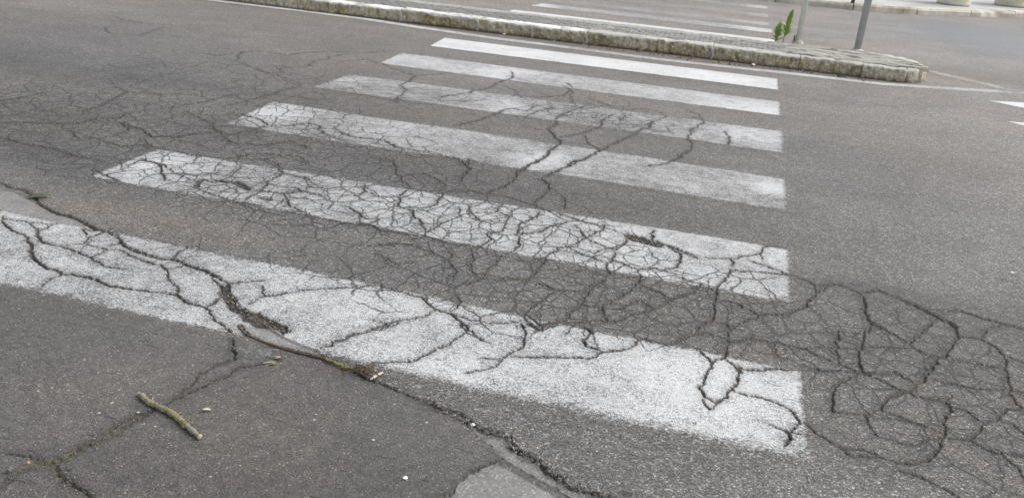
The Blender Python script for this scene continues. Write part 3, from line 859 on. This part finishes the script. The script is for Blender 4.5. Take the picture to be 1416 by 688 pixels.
# rear kerb with the rounded tip
def rear_curve(c):
    return Vector((c.x+2.0, c.y-6.45, c.z))
link('rear_kerb', kerb_stone(-12, .80, 6.655, 6.85, KH-.004, 55, curve=rear_curve), STONE_R, isl)
bm = bmesh.new()      # the end stone closing the island
pr = [(1.065, KY+.02), (1.13, KY+.03), (1.20, KY+.09), (1.255, KY+.22), (1.26, KY+.36), (1.22, KY+.52), (1.12, KY+.68), (.98, KY+.78), (.805, KY+.815), (.805, KY+.60), (.98, KY+.55), (1.06, KY+.45), (1.08, KY+.20)]
M_ = 6
import itertools
def ring(z, ins):
    cx, cy = 1.08, KY+.40
    out = []
    for k, (a, b) in enumerate(pr):
        p2 = pr[(k+1) % len(pr)]
        for s in range(M_):
            x = a+(p2[0]-a)*s/M_; y = b+(p2[1]-b)*s/M_
            nn = (float(vnoise(x*9, y*9+z*9, 2, 8))-.5)*.02
            x += (cx-x)*ins*.12+nn; y += (cy-y)*ins*.10+nn
            out.append(bm.verts.new((x+2.0, y-6.45, z+(nn*.4 if z > .05 else 0))))
    return out
rings = [ring(z, i) for z, i in [(0, 0), (.035, .02), (.07, .0), (.095, .08), (KH-.004, .35), (KH+.002, .8)]]
for a, b in zip(rings[:-1], rings[1:]):
    for k in range(len(a)): bm.faces.new((a[k], a[(k+1) % len(a)], b[(k+1) % len(b)], b[k]))
bmesh.ops.triangulate(bm, faces=[bm.faces.new(rings[-1])])
link('end_stone', bm_mesh('end_stone', bm), STONE_P, isl)

# ------------------------------------------------------------------ far pavement with its kerb
PAVEMENT_H = .09
fk = [(-14.0, 11.9), (-6, 11.95), (-2, 12.0), (0.05, 12.03), (1.16, 12.06), (1.9, 12.3), (2.49, 12.7), (3.2, 13.2), (3.89, 13.75), (5.2, 14.9), (7.5, 17.2), (12, 21.5)]
def resample(P, step):
    P = [np.array(p, float) for p in P]; out = [P[0]]
    for a, b in zip(P[:-1], P[1:]):
        n = max(1, int(round(np.linalg.norm(b-a)/step))); out += [a+(b-a)*(i+1)/n for i in range(n)]
    return np.array(out)
def concrete_mat(name, c0, c1, dirt=(.22, .19, .14), dk=.5, bump=.004):
    n = N(name); g = n.new('ShaderNodeNewGeometry'); P = g.outputs['Position']
    a = n.noise(P, 2.2, 5, .6); b = n.noise(P, 22, 4, .65); c = n.noise(P, 90, 3, .6)
    col = n.mix(n.mr(b, .3, .7), c0, c1)
    col = n.mix(n.math('MULTIPLY', n.mr(n.math('ADD', a, n.math('MULTIPLY', b, .4)), .62, .85), dk), col, dirt)
    col = n.mix(n.mr(c, .6, .72, 0, .4), col, dirt)
    return n.finish(col, .9, .25, n.math('ADD', b, c), bump, .6)
FARPAVE = concrete_mat('far_pavement_concrete', (.40, .40, .395), (.52, .52, .51), (.30, .29, .27), .6)
FARKERB = concrete_mat('far_kerb_concrete', (.52, .49, .42), (.70, .67, .60), (.24, .20, .14), .7, .01)
D = resample(fk, .25); D0 = D.copy()
tg = np.gradient(D, axis=0); tg /= np.linalg.norm(tg, axis=1)[:, None]; nr = np.stack([-tg[:, 1], tg[:, 0]], 1)
inner = D+nr*.17
bm = bmesh.new()
a = [bm.verts.new((x, y, PAVEMENT_H-.004)) for x, y in inner]
b = [bm.verts.new((x*1.0, y+40, PAVEMENT_H-.004)) for x, y in inner]
for i in range(len(a)-1): bm.faces.new((a[i], a[i+1], b[i+1], b[i]))
pv = tag(link('pavement', bm_mesh('pavement', bm, False), FARPAVE), kind='structure')
kt = empty('kerb', (0, 12.1, 0))
tag(kt, 'chipped pale stone kerb along the edge of the far pavement', 'kerb')
i = 0; k = 0
while i < len(D)-1:
    j = min(len(D)-1, i+4)
    bm = bmesh.new(); rows = []
    seg = D[i:j+1].copy(); nn = nr[i:j+1]; tt = tg[i:j+1]
    seg[0] += tt[0]*.008; seg[-1] -= tt[-1]*.008
    fine_s = []
    for m in range(len(seg)-1):
        for q in range(6): fine_s.append((seg[m]+(seg[m+1]-seg[m])*q/6, nn[m]))
    fine_s.append((seg[-1], nn[-1]))
    hh = PAVEMENT_H+random.uniform(-.012, .01)
    for p, nv in fine_s:
        chip = max(0, float(vnoise(p[0], p[1], 5, 12))-.62)*.12
        e = (float(vnoise(p[0], p[1], 11, 4))-.5)*.02
        prof = [(0+e, 0), (0+e+chip, hh-.03-chip*.4), (.022+e+chip, hh-chip*.5), (.172, hh), (.172, 0)]
        rows.append([bm.verts.new((p[0]+nv[0]*s, p[1]+nv[1]*s-12.1, z)) for s, z in prof])
    for r1, r2 in zip(rows[:-1], rows[1:]):
        for q in range(4): bm.faces.new((r1[q], r2[q], r2[q+1], r1[q+1]))
    bm.faces.new(rows[0]); bm.faces.new(rows[-1][::-1])
    link('kerb_stone', bm_mesh('kerb_stone', bm, False), FARKERB, kt)
    i = j; k += 1

# ------------------------------------------------------------------ lathe / tube tools
def lathe(bm, prof, seg=40, cx=0, cy=0, wob=0):
    rows = []
    for r, z in prof:
        rows.append([bm.verts.new((cx+(r+wob*(hsh(i, z*9)-.5))*math.cos(2*math.pi*i/seg), cy+(r+wob*(hsh(i, z*9)-.5))*math.sin(2*math.pi*i/seg), z)) for i in range(seg)])
    for a, b in zip(rows[:-1], rows[1:]):
        for i in range(seg): bm.faces.new((a[i], a[(i+1) % seg], b[(i+1) % seg], b[i]))
    bm.faces.new(rows[0][::-1]); bm.faces.new(rows[-1])
def tube(bm, pts, rad, seg=10, rough=0.0, cap=True):
    pts = [Vector(p) for p in pts]; rows = []
    up = Vector((0, 0, 1))
    for i, p in enumerate(pts):
        t = (pts[min(i+1, len(pts)-1)]-pts[max(i-1, 0)]).normalized()
        s = t.cross(up if abs(t.z) < .95 else Vector((1, 0, 0))).normalized(); u = s.cross(t)
        r = rad[i] if isinstance(rad, (list, tuple)) else rad
        rows.append([bm.verts.new(p+(s*math.cos(2*math.pi*k/seg)+u*math.sin(2*math.pi*k/seg))*r*(1+rough*(hsh(i, k, 3)-.5))) for k in range(seg)])
    for a, b in zip(rows[:-1], rows[1:]):
        for k in range(seg): bm.faces.new((a[k], a[(k+1) % seg], b[(k+1) % seg], b[k]))
    if cap: bm.faces.new(rows[0][::-1]); bm.faces.new(rows[-1])
def spline(pts, n=8):
    P = [np.array(p, float) for p in pts]; P = [2*P[0]-P[1]]+P+[2*P[-1]-P[-2]]; out = []
    for i in range(1, len(P)-2):
        for k in range(n):
            t = k/n; a, b, c, d = P[i-1:i+3]
            out.append(.5*((2*b)+(-a+c)*t+(2*a-5*b+4*c-d)*t*t+(-a+3*b-3*c+d)*t**3))
    out.append(P[-2]); return out

# ------------------------------------------------------------------ concrete planters on the far pavement
POT = concrete_mat('planter_concrete', (.60, .575, .48), (.74, .71, .62), (.24, .20, .13), .45, .012)
SOIL = concrete_mat('dark_soil', (.05, .04, .03), (.09, .07, .05))
def planter(x, y, label):
    t = empty('concrete_planter', (x, y, PAVEMENT_H)); tag(t, label, 'planter', 'round concrete planters on the far pavement')
    bm = bmesh.new()
    lathe(bm, [(.235, 0), (.25, .012), (.252, .035), (.247, .05), (.25, .2), (.262, .45), (.275, .54), (.245, .545), (.235, .48)], 56, wob=.004)
    link('body', bm_mesh('body', bm), POT, t)
    bm = bmesh.new(); lathe(bm, [(.262, .50), (.30, .51), (.305, .57), (.295, .585), (.246, .585), (.246, .55)], 56)
    link('rim', bm_mesh('rim', bm), POT, t)
    bm = bmesh.new(); lathe(bm, [(.243, .525), (.242, .535), (.12, .55)], 30, wob=.012)
    link('soil', bm_mesh('soil', bm), SOIL, t)
    return t
for (px, py, lb) in [(1318, 6.0, 'round pale concrete planter, leftmost of the row on the far pavement'), (1397, 8.0, 'round pale concrete planter in the top right corner, right of the leftmost one'), (1449, 9.0, 'round pale concrete planter cut off by the right edge of the photo')]:
    g = G(px, py, PAVEMENT_H); planter(g[0], g[1], lb)

# ------------------------------------------------------------------ posts
def metal(name, c, rough=.5, metallic=.5, rust=.2):
    n = N(name); g = n.new('ShaderNodeNewGeometry'); P = g.outputs['Position']
    b = n.noise(P, 14, 4, .6); c2 = n.noise(n.vmul(P, (60, 60, 9)), 1, 3)
    col = n.mix(n.mr(b, .3, .7, 0, .6), c, tuple(v*.72 for v in c))
    col = n.mix(n.mr(c2, .62, .72, 0, rust), col, (.16, .10, .06))
    n.b.inputs['Metallic'].default_value = metallic
    return n.finish(col, rough, .4, b, .001, .4)
GALV = metal('weathered_galvanised_steel', (.45, .49, .49), .6, .05); PALE = metal('pale_grey_painted_steel', (.80, .83, .78), .6, .0); DKM = metal('dark_steel', (.12, .12, .12), .6, .3)
def post(x, y, z, r, h, mat, name, label, sleeve=False, footing=True):
    t = empty(name, (x, y, z)); tag(t, label, 'post')
    bm = bmesh.new(); lathe(bm, [(r, -.05), (r, h)], 28); link('pole', bm_mesh('pole', bm), mat, t)
    bm = bmesh.new(); lathe(bm, [(r+.004, h-.03), (r+.005, h+.005), (r*.5, h+.02)], 28); link('cap', bm_mesh('cap', bm), DKM, t)
    if footing:
        bm = bmesh.new(); lathe(bm, [(r*2.3, -.04), (r*2.0, .006), (r*1.3, .016), (r*1.05, .022)], 24, wob=.01); link('mortar_footing', bm_mesh('mortar_footing', bm), STONE_P, t)
    if sleeve:
        bm = bmesh.new(); bmesh.ops.create_cube(bm, size=1)
        for v in bm.verts: v.co = (v.co.x*.014-r-.012, v.co.y*.03-.01, v.co.z*.065+.03)
        bmesh.ops.bevel(bm, geom=bm.edges[:], offset=.003, segments=2, affect='EDGES')
        link('bracket', bm_mesh('bracket', bm, False), DKM, t)
    return t
g = G(1103, 58, KH); post(g[0], g[1]-.02, KH, .026, 2.6, PALE, 'sign_post', 'pale grey pole standing on the island beside the green weeds', True)
g = G(1184.5, 70, KH); post(g[0], g[1]-.03, KH, .032, 2.8, GALV, 'sign_post', 'dark grey steel pole standing near the tip of the island')
g = G(1179, 4.5, PAVEMENT_H); post(g[0], g[1], PAVEMENT_H, .026, 1.0, DKM, 'short_post', 'dark thin post on the far pavement between two poles', False, False)

# ------------------------------------------------------------------ weeds on the island
def leaf_mat(name, c0, c1):
    n = N(name); g = n.new('ShaderNodeNewGeometry'); b = n.noise(g.outputs['Position'], 30, 3)
    rnd = n.new('ShaderNodeObjectInfo')
    col = n.mix(n.mr(b, .3, .7), c0, c1)
    n.b.inputs['Transmission Weight'].default_value = 0
    n.b.inputs['Subsurface Weight'].default_value = .08
    return n.finish(col, .45, .4, b, .001, .3)
LEAF = leaf_mat('green_leaf', (.16, .28, .05), (.30, .45, .12)); STEM = leaf_mat('brown_green_stem', (.06, .06, .025), (.10, .085, .04))
def lanceolate(bm, base, direc, L, W, up, curl=.15):
    d = Vector(direc).normalized(); u = Vector(up); s = d.cross(u).normalized(); n_ = s.cross(d)
    prev = None; K = 9
    for i in range(K+1):
        t = i/K; wdt = W*.5*(math.sin(math.pi*min(1, t*.96+.04))**.75)*(1-.25*t); c = Vector(base)+d*L*t-n_*(curl*L*t*t)
        row = [bm.verts.new(c-s*wdt+n_*wdt*.35), bm.verts.new(c), bm.verts.new(c+s*wdt+n_*wdt*.35)]
        if prev:
            bm.faces.new((prev[0], prev[1], row[1], row[0])); bm.faces.new((prev[1], prev[2], row[2], row[1]))
        prev = row
def weed(px, py, h, n, L, bare, lean, label, seed):
    rs = random.Random(seed); g = G(px, py, KH)
    t = empty('weed', (g[0], g[1], KH)); tag(t, label, 'weed', 'weeds on the island')
    ax = spline([(0, 0, -.01), (lean*.3, 0, h*.35), (lean*.75, .005, h*.7), (lean, 0, h*.93)], 6)
    bm = bmesh.new(); tube(bm, ax, [.0035*(1-.6*i/len(ax)) for i in range(len(ax))], 7); link('stem', bm_mesh('stem', bm), STEM, t)
    bm = bmesh.new()
    for i in range(n):
        f = bare+(1-bare)*i/(n-1); p = ax[min(len(ax)-1, int(f*(len(ax)-1)))]
        a = i*2.4+rs.random()*.6; el = .55+.85*f+rs.uniform(-.25, .25)
        d = (math.cos(a)*math.cos(el), math.sin(a)*math.cos(el), math.sin(el))
        lanceolate(bm, p, d, L*rs.uniform(.75, 1.1)*(1-.2*f), L*.42, (-d[0]*d[2], -d[1]*d[2], d[0]**2+d[1]**2+.02), rs.uniform(.02, .16))
    o = link('leaves', bm_mesh('leaves', bm), LEAF, t)
    md = o.modifiers.new('thick', 'SOLIDIFY'); md.thickness = .0008
weed(1072.5, 56, .12, 46, .085, .05, .012, 'short bushy green weed at the back edge of the island, left of the taller one', 3)
weed(1082.5, 57, .25, 48, .095, .22, .035, 'taller green weed with pointed leaves and bare stem growing on the island', 5)

# ------------------------------------------------------------------ mossy stick and other litter on the near road
def bark_mat(name, c0, c1):
    n = N(name); g = n.new('ShaderNodeNewGeometry'); P = g.outputs['Position']
    a = n.noise(P, 120, 4, .65); b = n.noise(P, 35, 3)
    col = n.mix(n.mr(a, .3, .7), c0, c1); col = n.mix(n.mr(b, .55, .7, 0, .6), col, tuple(v*.5 for v in c0))
    return n.finish(col, .9, .2, a, .002, .9)
BARK = bark_mat('grey_brown_bark', (.13, .12, .10), (.30, .28, .24)); LICHEN = bark_mat('yellow_green_lichen', (.15, .14, .045), (.36, .34, .16))
CUT = bark_mat('pale_cut_wood', (.34, .26, .17), (.50, .42, .30)); DRY = bark_mat('dry_brown_twig', (.065, .045, .03), (.15, .11, .075)); PALEWOOD = bark_mat('bleached_wood', (.48, .44, .36), (.66, .62, .54))
def zoomed(ox, oy, sc, *v): return [(ox+v[i]/sc, oy+v[i+1]/sc) for i in range(0, len(v), 2)]
sp = zoomed(170, 520, 6.88, 165, 165, 240, 232, 350, 285, 430, 325, 520, 385, 580, 440, 640, 492, 722, 562)
P3 = [np.array(G(x, y, .009)) for x, y in sp]; base = P3[3].copy(); base[2] = 0
P3 = spline([p-base for p in P3], 7)
st = empty('mossy_stick', base); tag(st, 'short broken stick crusted with yellow green moss lying on the asphalt', 'stick')
bm = bmesh.new(); rads = [.0062+.0013*math.sin(i*.9)+.001*hsh(i, 2) for i in range(len(P3))]
for p in P3: p[2] = .0068
tube(bm, P3, rads, 14, .22); 
for (i_, dx_, dy_, dz_) in [(9, -.006, .016, .008), (26, .010, .014, .006)]:
    q_ = P3[i_]; tube(bm, [q_, q_+np.array([dx_*.5, dy_*.5, dz_*.6]), q_+np.array([dx_, dy_, dz_])], [.0034, .0026, .0018], 8, .3)
link('bark', bm_mesh('bark', bm), BARK, st)
bm = bmesh.new(); e = P3[-1]; d = (P3[-1]-P3[-2]); d /= np.linalg.norm(d)
tube(bm, [e+d*.0003, e+d*.004, e+d*.0065], [.0062, .0064, .004], 12, .25); link('cut_end', bm_mesh('cut_end', bm), CUT, st)
bm = bmesh.new(); e = P3[0]; d = (P3[0]-P3[1]); d /= np.linalg.norm(d)
tube(bm, [e+d*.0003, e+d*.006, e+d*.011+np.array([0, 0, .002])], [.0058, .005, .0018], 10, .4); link('cut_end', bm_mesh('cut_end', bm), CUT, st)
bm = bmesh.new(); rs = random.Random(4)
for k in range(330):
    i = rs.choice(list(range(3, 9))+list(range(11, 14))+list(range(17, 22))+list(range(24, 30))*2+list(range(32, 38))*2); i = min(i, len(P3)-2)
    p = P3[i]+(P3[i+1]-P3[i])*rs.random(); t = (P3[i+1]-P3[i]); t /= np.linalg.norm(t)
    s = np.array([-t[1], t[0], 0]); a = rs.uniform(-.5, 3.6)
    r = rads[i]*1.02
    c = p+(s*math.cos(a)+np.array([0, 0, 1])*math.sin(a))*r
    if c[2] < .002: continue
    m = Matrix.Translation(c) @ Matrix.Rotation(rs.random()*6, 4, 'Z') @ Matrix.Diagonal((rs.uniform(.0010, .0030), rs.uniform(.0010, .0026), rs.uniform(.0008, .0022), 1))
    bmesh.ops.create_icosphere(bm, subdivisions=1, radius=1, matrix=m)
link('moss', bm_mesh('moss', bm, False), LICHEN, st)

tw = zoomed(320, 440, 6.436, 60, 62, 120, 132, 200, 170, 290, 210, 450, 262, 620, 308, 780, 345, 900, 390, 1030, 440, 1120, 468, 1200, 520)
P3 = [np.array(G(x, y, .006)) for x, y in tw]; base = P3[5].copy(); base[2] = 0
P3 = spline([p-base for p in P3], 7)
tt = empty('long_twig', base); tag(tt, 'long thin dark brown twig lying along the rough fissure', 'twig')
bm = bmesh.new(); tube(bm, [p+np.array([0, 0, -.001+.0015*hsh(i, 1)]) for i, p in enumerate(P3)], [.0024+.0014*hsh(i//3, 5) for i in range(len(P3))], 9, .3); link('bark', bm_mesh('bark', bm), DRY, tt)
bm = bmesh.new()
for k in range(90):
    i = rs.randint(46, 56); p = P3[i]; a = rs.uniform(.1, 3.0)
    c = p+np.array([rs.uniform(-.004, .004), .0045*math.cos(a), .005*math.sin(a)])
    bmesh.ops.create_icosphere(bm, subdivisions=1, radius=1, matrix=Matrix.Translation(c) @ Matrix.Diagonal((.0028, .0022, .0018, 1)))
link('moss', bm_mesh('moss', bm, False), LICHEN, tt)
# dry shreds at its end
bm = bmesh.new()
for k in range(34):
    q = G(320+rs.gauss(1160, 60)/6.436, 440+rs.gauss(480, 26)/6.436)
    a = rs.gauss(-.75, .5); L = rs.uniform(.02, .055); z = .004+rs.random()*.008
    b_ = [np.array([math.cos(a+b*.4)*L*b, math.sin(a+b*.4)*L*b, z+rs.uniform(-.002, .003)]) for b in (-.5, 0, .5)]
    c0 = G(320+1160/6.436, 440+480/6.436)
    tube(bm, spline([q-c0+x for x in b_], 3), rs.uniform(.0006, .0016), 5, .3)
o = link('dry_shreds', bm_mesh('dry_shreds', bm), DRY, None, G(320+1160/6.436, 440+480/6.436)); tag(o, 'small tangle of dry brown plant shreds at the end of the long twig', 'plant debris')
def sliver(name, p0, p1, r, mat, label, cat, flat=.6):
    a = np.array(G(*p0)); b = np.array(G(*p1)); c = (a+b)/2
    bm = bmesh.new(); tube(bm, spline([a-c, (a+b)/2-c+np.array([.001, .002, .002]), b-c], 5), [r*.6, r*.8, r, r, r*1.05, r, r, r, r*.9, r*.7, r*.5], 8, .3)
    for v in bm.verts: v.co.z = v.co.z*flat+r*flat
    o = link(name, bm_mesh(name, bm), mat, None, (c[0], c[1], .001)); tag(o, label, cat); return o
sliver('wood_chip', (512.0, 525.8), (529.3, 515.6), .0042, PALEWOOD, 'pale bleached wood chip beside the dry shreds at the end of the twig', 'wood chip')
sliver('thin_straw', (362.5, 503), (379, 500.4), .0014, PALEWOOD, 'thin pale straw left of the small orange leaf scrap', 'straw')
def leaf_thing(p0, p1, W, mat, label, name='fallen_leaf', cat='leaf', curl=.1, lift=.004):
    a = np.array(G(*p0)); b = np.array(G(*p1)); c = (a+b)/2; d = b-a
    bm = bmesh.new(); lanceolate(bm, a-c+np.array([0, 0, lift]), d, np.linalg.norm(d), W, (0, 0, 1), curl)
    me = bm_mesh(name, bm); zmin = min(v.co.z for v in me.vertices)
    for v in me.vertices: v.co.z += .0025-zmin
    o = link(name, me, mat, None, (c[0], c[1], .002)); md = o.modifiers.new('thick', 'SOLIDIFY'); md.thickness = .0007
    tag(o, label, cat); return o
DRYLEAF = leaf_mat('pale_dry_leaf', (.42, .38, .28), (.60, .56, .44)); ORANGE = leaf_mat('orange_dry_leaf', (.34, .18, .10), (.46, .29, .18)); YG = leaf_mat('yellow_green_scrap', (.16, .15, .03), (.26, .24, .06)); DGREEN = leaf_mat('dark_green_leaf', (.035, .07, .025), (.075, .125, .05))
leaf_thing((280, 568.5), (292.5, 568), .011, DRYLEAF, 'small pale dry leaf lying right of the mossy stick')
leaf_thing((38, 274.2), (73, 272.2), .042, DGREEN, 'dark green leaf lying flat on the smooth grey repair at the left edge', curl=-.08)
leaf_thing((381.5, 497.5), (388.5, 494.5), .013, ORANGE, 'tiny orange brown leaf scrap above the fallen straw')
leaf_thing((374.5, 506), (382.5, 503), .012, YG, 'tiny yellow green scrap beside the thin straw')
leaf_thing((38, 640), (42, 642.5), .007, ORANGE, 'tiny brown leaf scrap in the bottom left corner')
def lump(name, px, py, r, mat, label, cat, sq=.55, seed=1, z=0.0, group=None):
    g = G(px, py, z); bm = bmesh.new(); bmesh.ops.create_icosphere(bm, subdivisions=2, radius=1)
    for v in bm.verts:
        k = 1+.5*(hsh(round(v.co.x*2, 1), round(v.co.y*2, 1), round(v.co.z*2, 1), seed)-.5)
        v.co = Vector((v.co.x*r*k*1.25, v.co.y*r*k, v.co.z*r*k*sq))
    me = bm_mesh(name, bm, False); zm = min(v.co.z for v in me.vertices)
    for v in me.vertices: v.co.z -= zm
    o = link(name, me, mat, None, (g[0], g[1], z+.001)); tag(o, label, cat, group); return o
WHITE = concrete_mat('white_scrap', (.72, .72, .70), (.82, .82, .80), (.5, .48, .45), .3, .002); GREYST = concrete_mat('grey_pebble', (.10, .10, .10), (.17, .165, .16), (.08, .08, .08), .3)
lump('paper_scrap', 560.5, 661.5, .0046, WHITE, 'tiny crumpled white paper scrap on the dark asphalt left of the grey repair', 'litter', .5, 2)
lump('white_pebble', 653.5, 588.5, .0045, WHITE, 'white pebble sitting in the mortar filled seam', 'pebble', .7, 3)
lump('white_litter', 1041, 91, .014, WHITE, 'white litter scrap at the foot of the mossy kerb below the weeds', 'litter', .6, 4)
lump('white_litter', 697, 48.5, .012, WHITE, 'white litter speck at the foot of the kerb left of the bright stripe end', 'litter', .6, 5)
lump('grey_pebble', 14, 651, .006, GREYST, 'dark grey pebble in the bottom left corner beside the mossy crack', 'pebble', .7, 6)
lump('white_pebble', 1399, 378.5, .006, WHITE, 'lone white pebble on the bare asphalt at the right edge', 'pebble', .7, 8)
lump('pale_pebble', 191, 571, .0028, PALEWOOD, 'tiny pale pebble below the left half of the mossy stick', 'pebble', .7, 9)

# loose grit in the seams: uncountable
bm = bmesh.new(); rs = random.Random(12)
def grit(pix, n, spread, r0, r1):
    P = [np.array(G(*q)) for q in pix]
    for _ in range(n):
        k = rs.randrange(len(P)-1); t = rs.random(); p = P[k]+(P[k+1]-P[k])*t
        r = rs.uniform(r0, r1)
        x = p[0]+rs.gauss(0, spread); y = p[1]+rs.gauss(0, spread)
        m = Matrix.Translation((x, y, r*.35)) @ Matrix.Rotation(rs.random()*6.28, 4, 'Z') @ Matrix.Rotation(rs.random()*3, 4, 'X') @ Matrix.Diagonal((r*rs.uniform(.8, 1.4), r, r*rs.uniform(.5, .9), 1))
        bmesh.ops.create_icosphere(bm, subdivisions=1, radius=1, matrix=m)
grit(tile(0, 220, 380, 285, 470, 312, 520, 360, 640, 400, 750, 425, 905, 500, 912, 560, 985, 620, 1100, 668, 1150, 700), 420, .009, .0015, .0042)
grit(tile(470, 448, 300, 290, 400, 330, 530, 390, 680, 450, 690, 488, 790, 540, 900, 630, 1080, 690), 260, .008, .0015, .004)
grit(tile(0, 448, 680, 305, 480, 385, 330, 475, 220, 550, 270, 620, 370, 690), 110, .012, .0008, .0024)
grit([(760, 56), (900, 75), (1000, 88), (1130, 102), (1200, 112)], 160, .035, .003, .010)
grit(tile(470, 220, 1150, 315, 1250, 345), 60, .012, .002, .005)
GRIT = N('grit'); gg = GRIT.new('ShaderNodeNewGeometry'); GRIT = GRIT.finish(GRIT.ramp(gg.outputs['Random Per Island'], [(0, (.05, .045, .04)), (.5, (.12, .11, .10)), (.9, (.22, .20, .18)), (1, (.42, .40, .37))]), .9, .25)
tag(link('grit', bm_mesh('grit', bm, False), GRIT), 'loose grit and small stone crumbs lying in the cracks and along the kerb', 'gravel', kind='stuff')
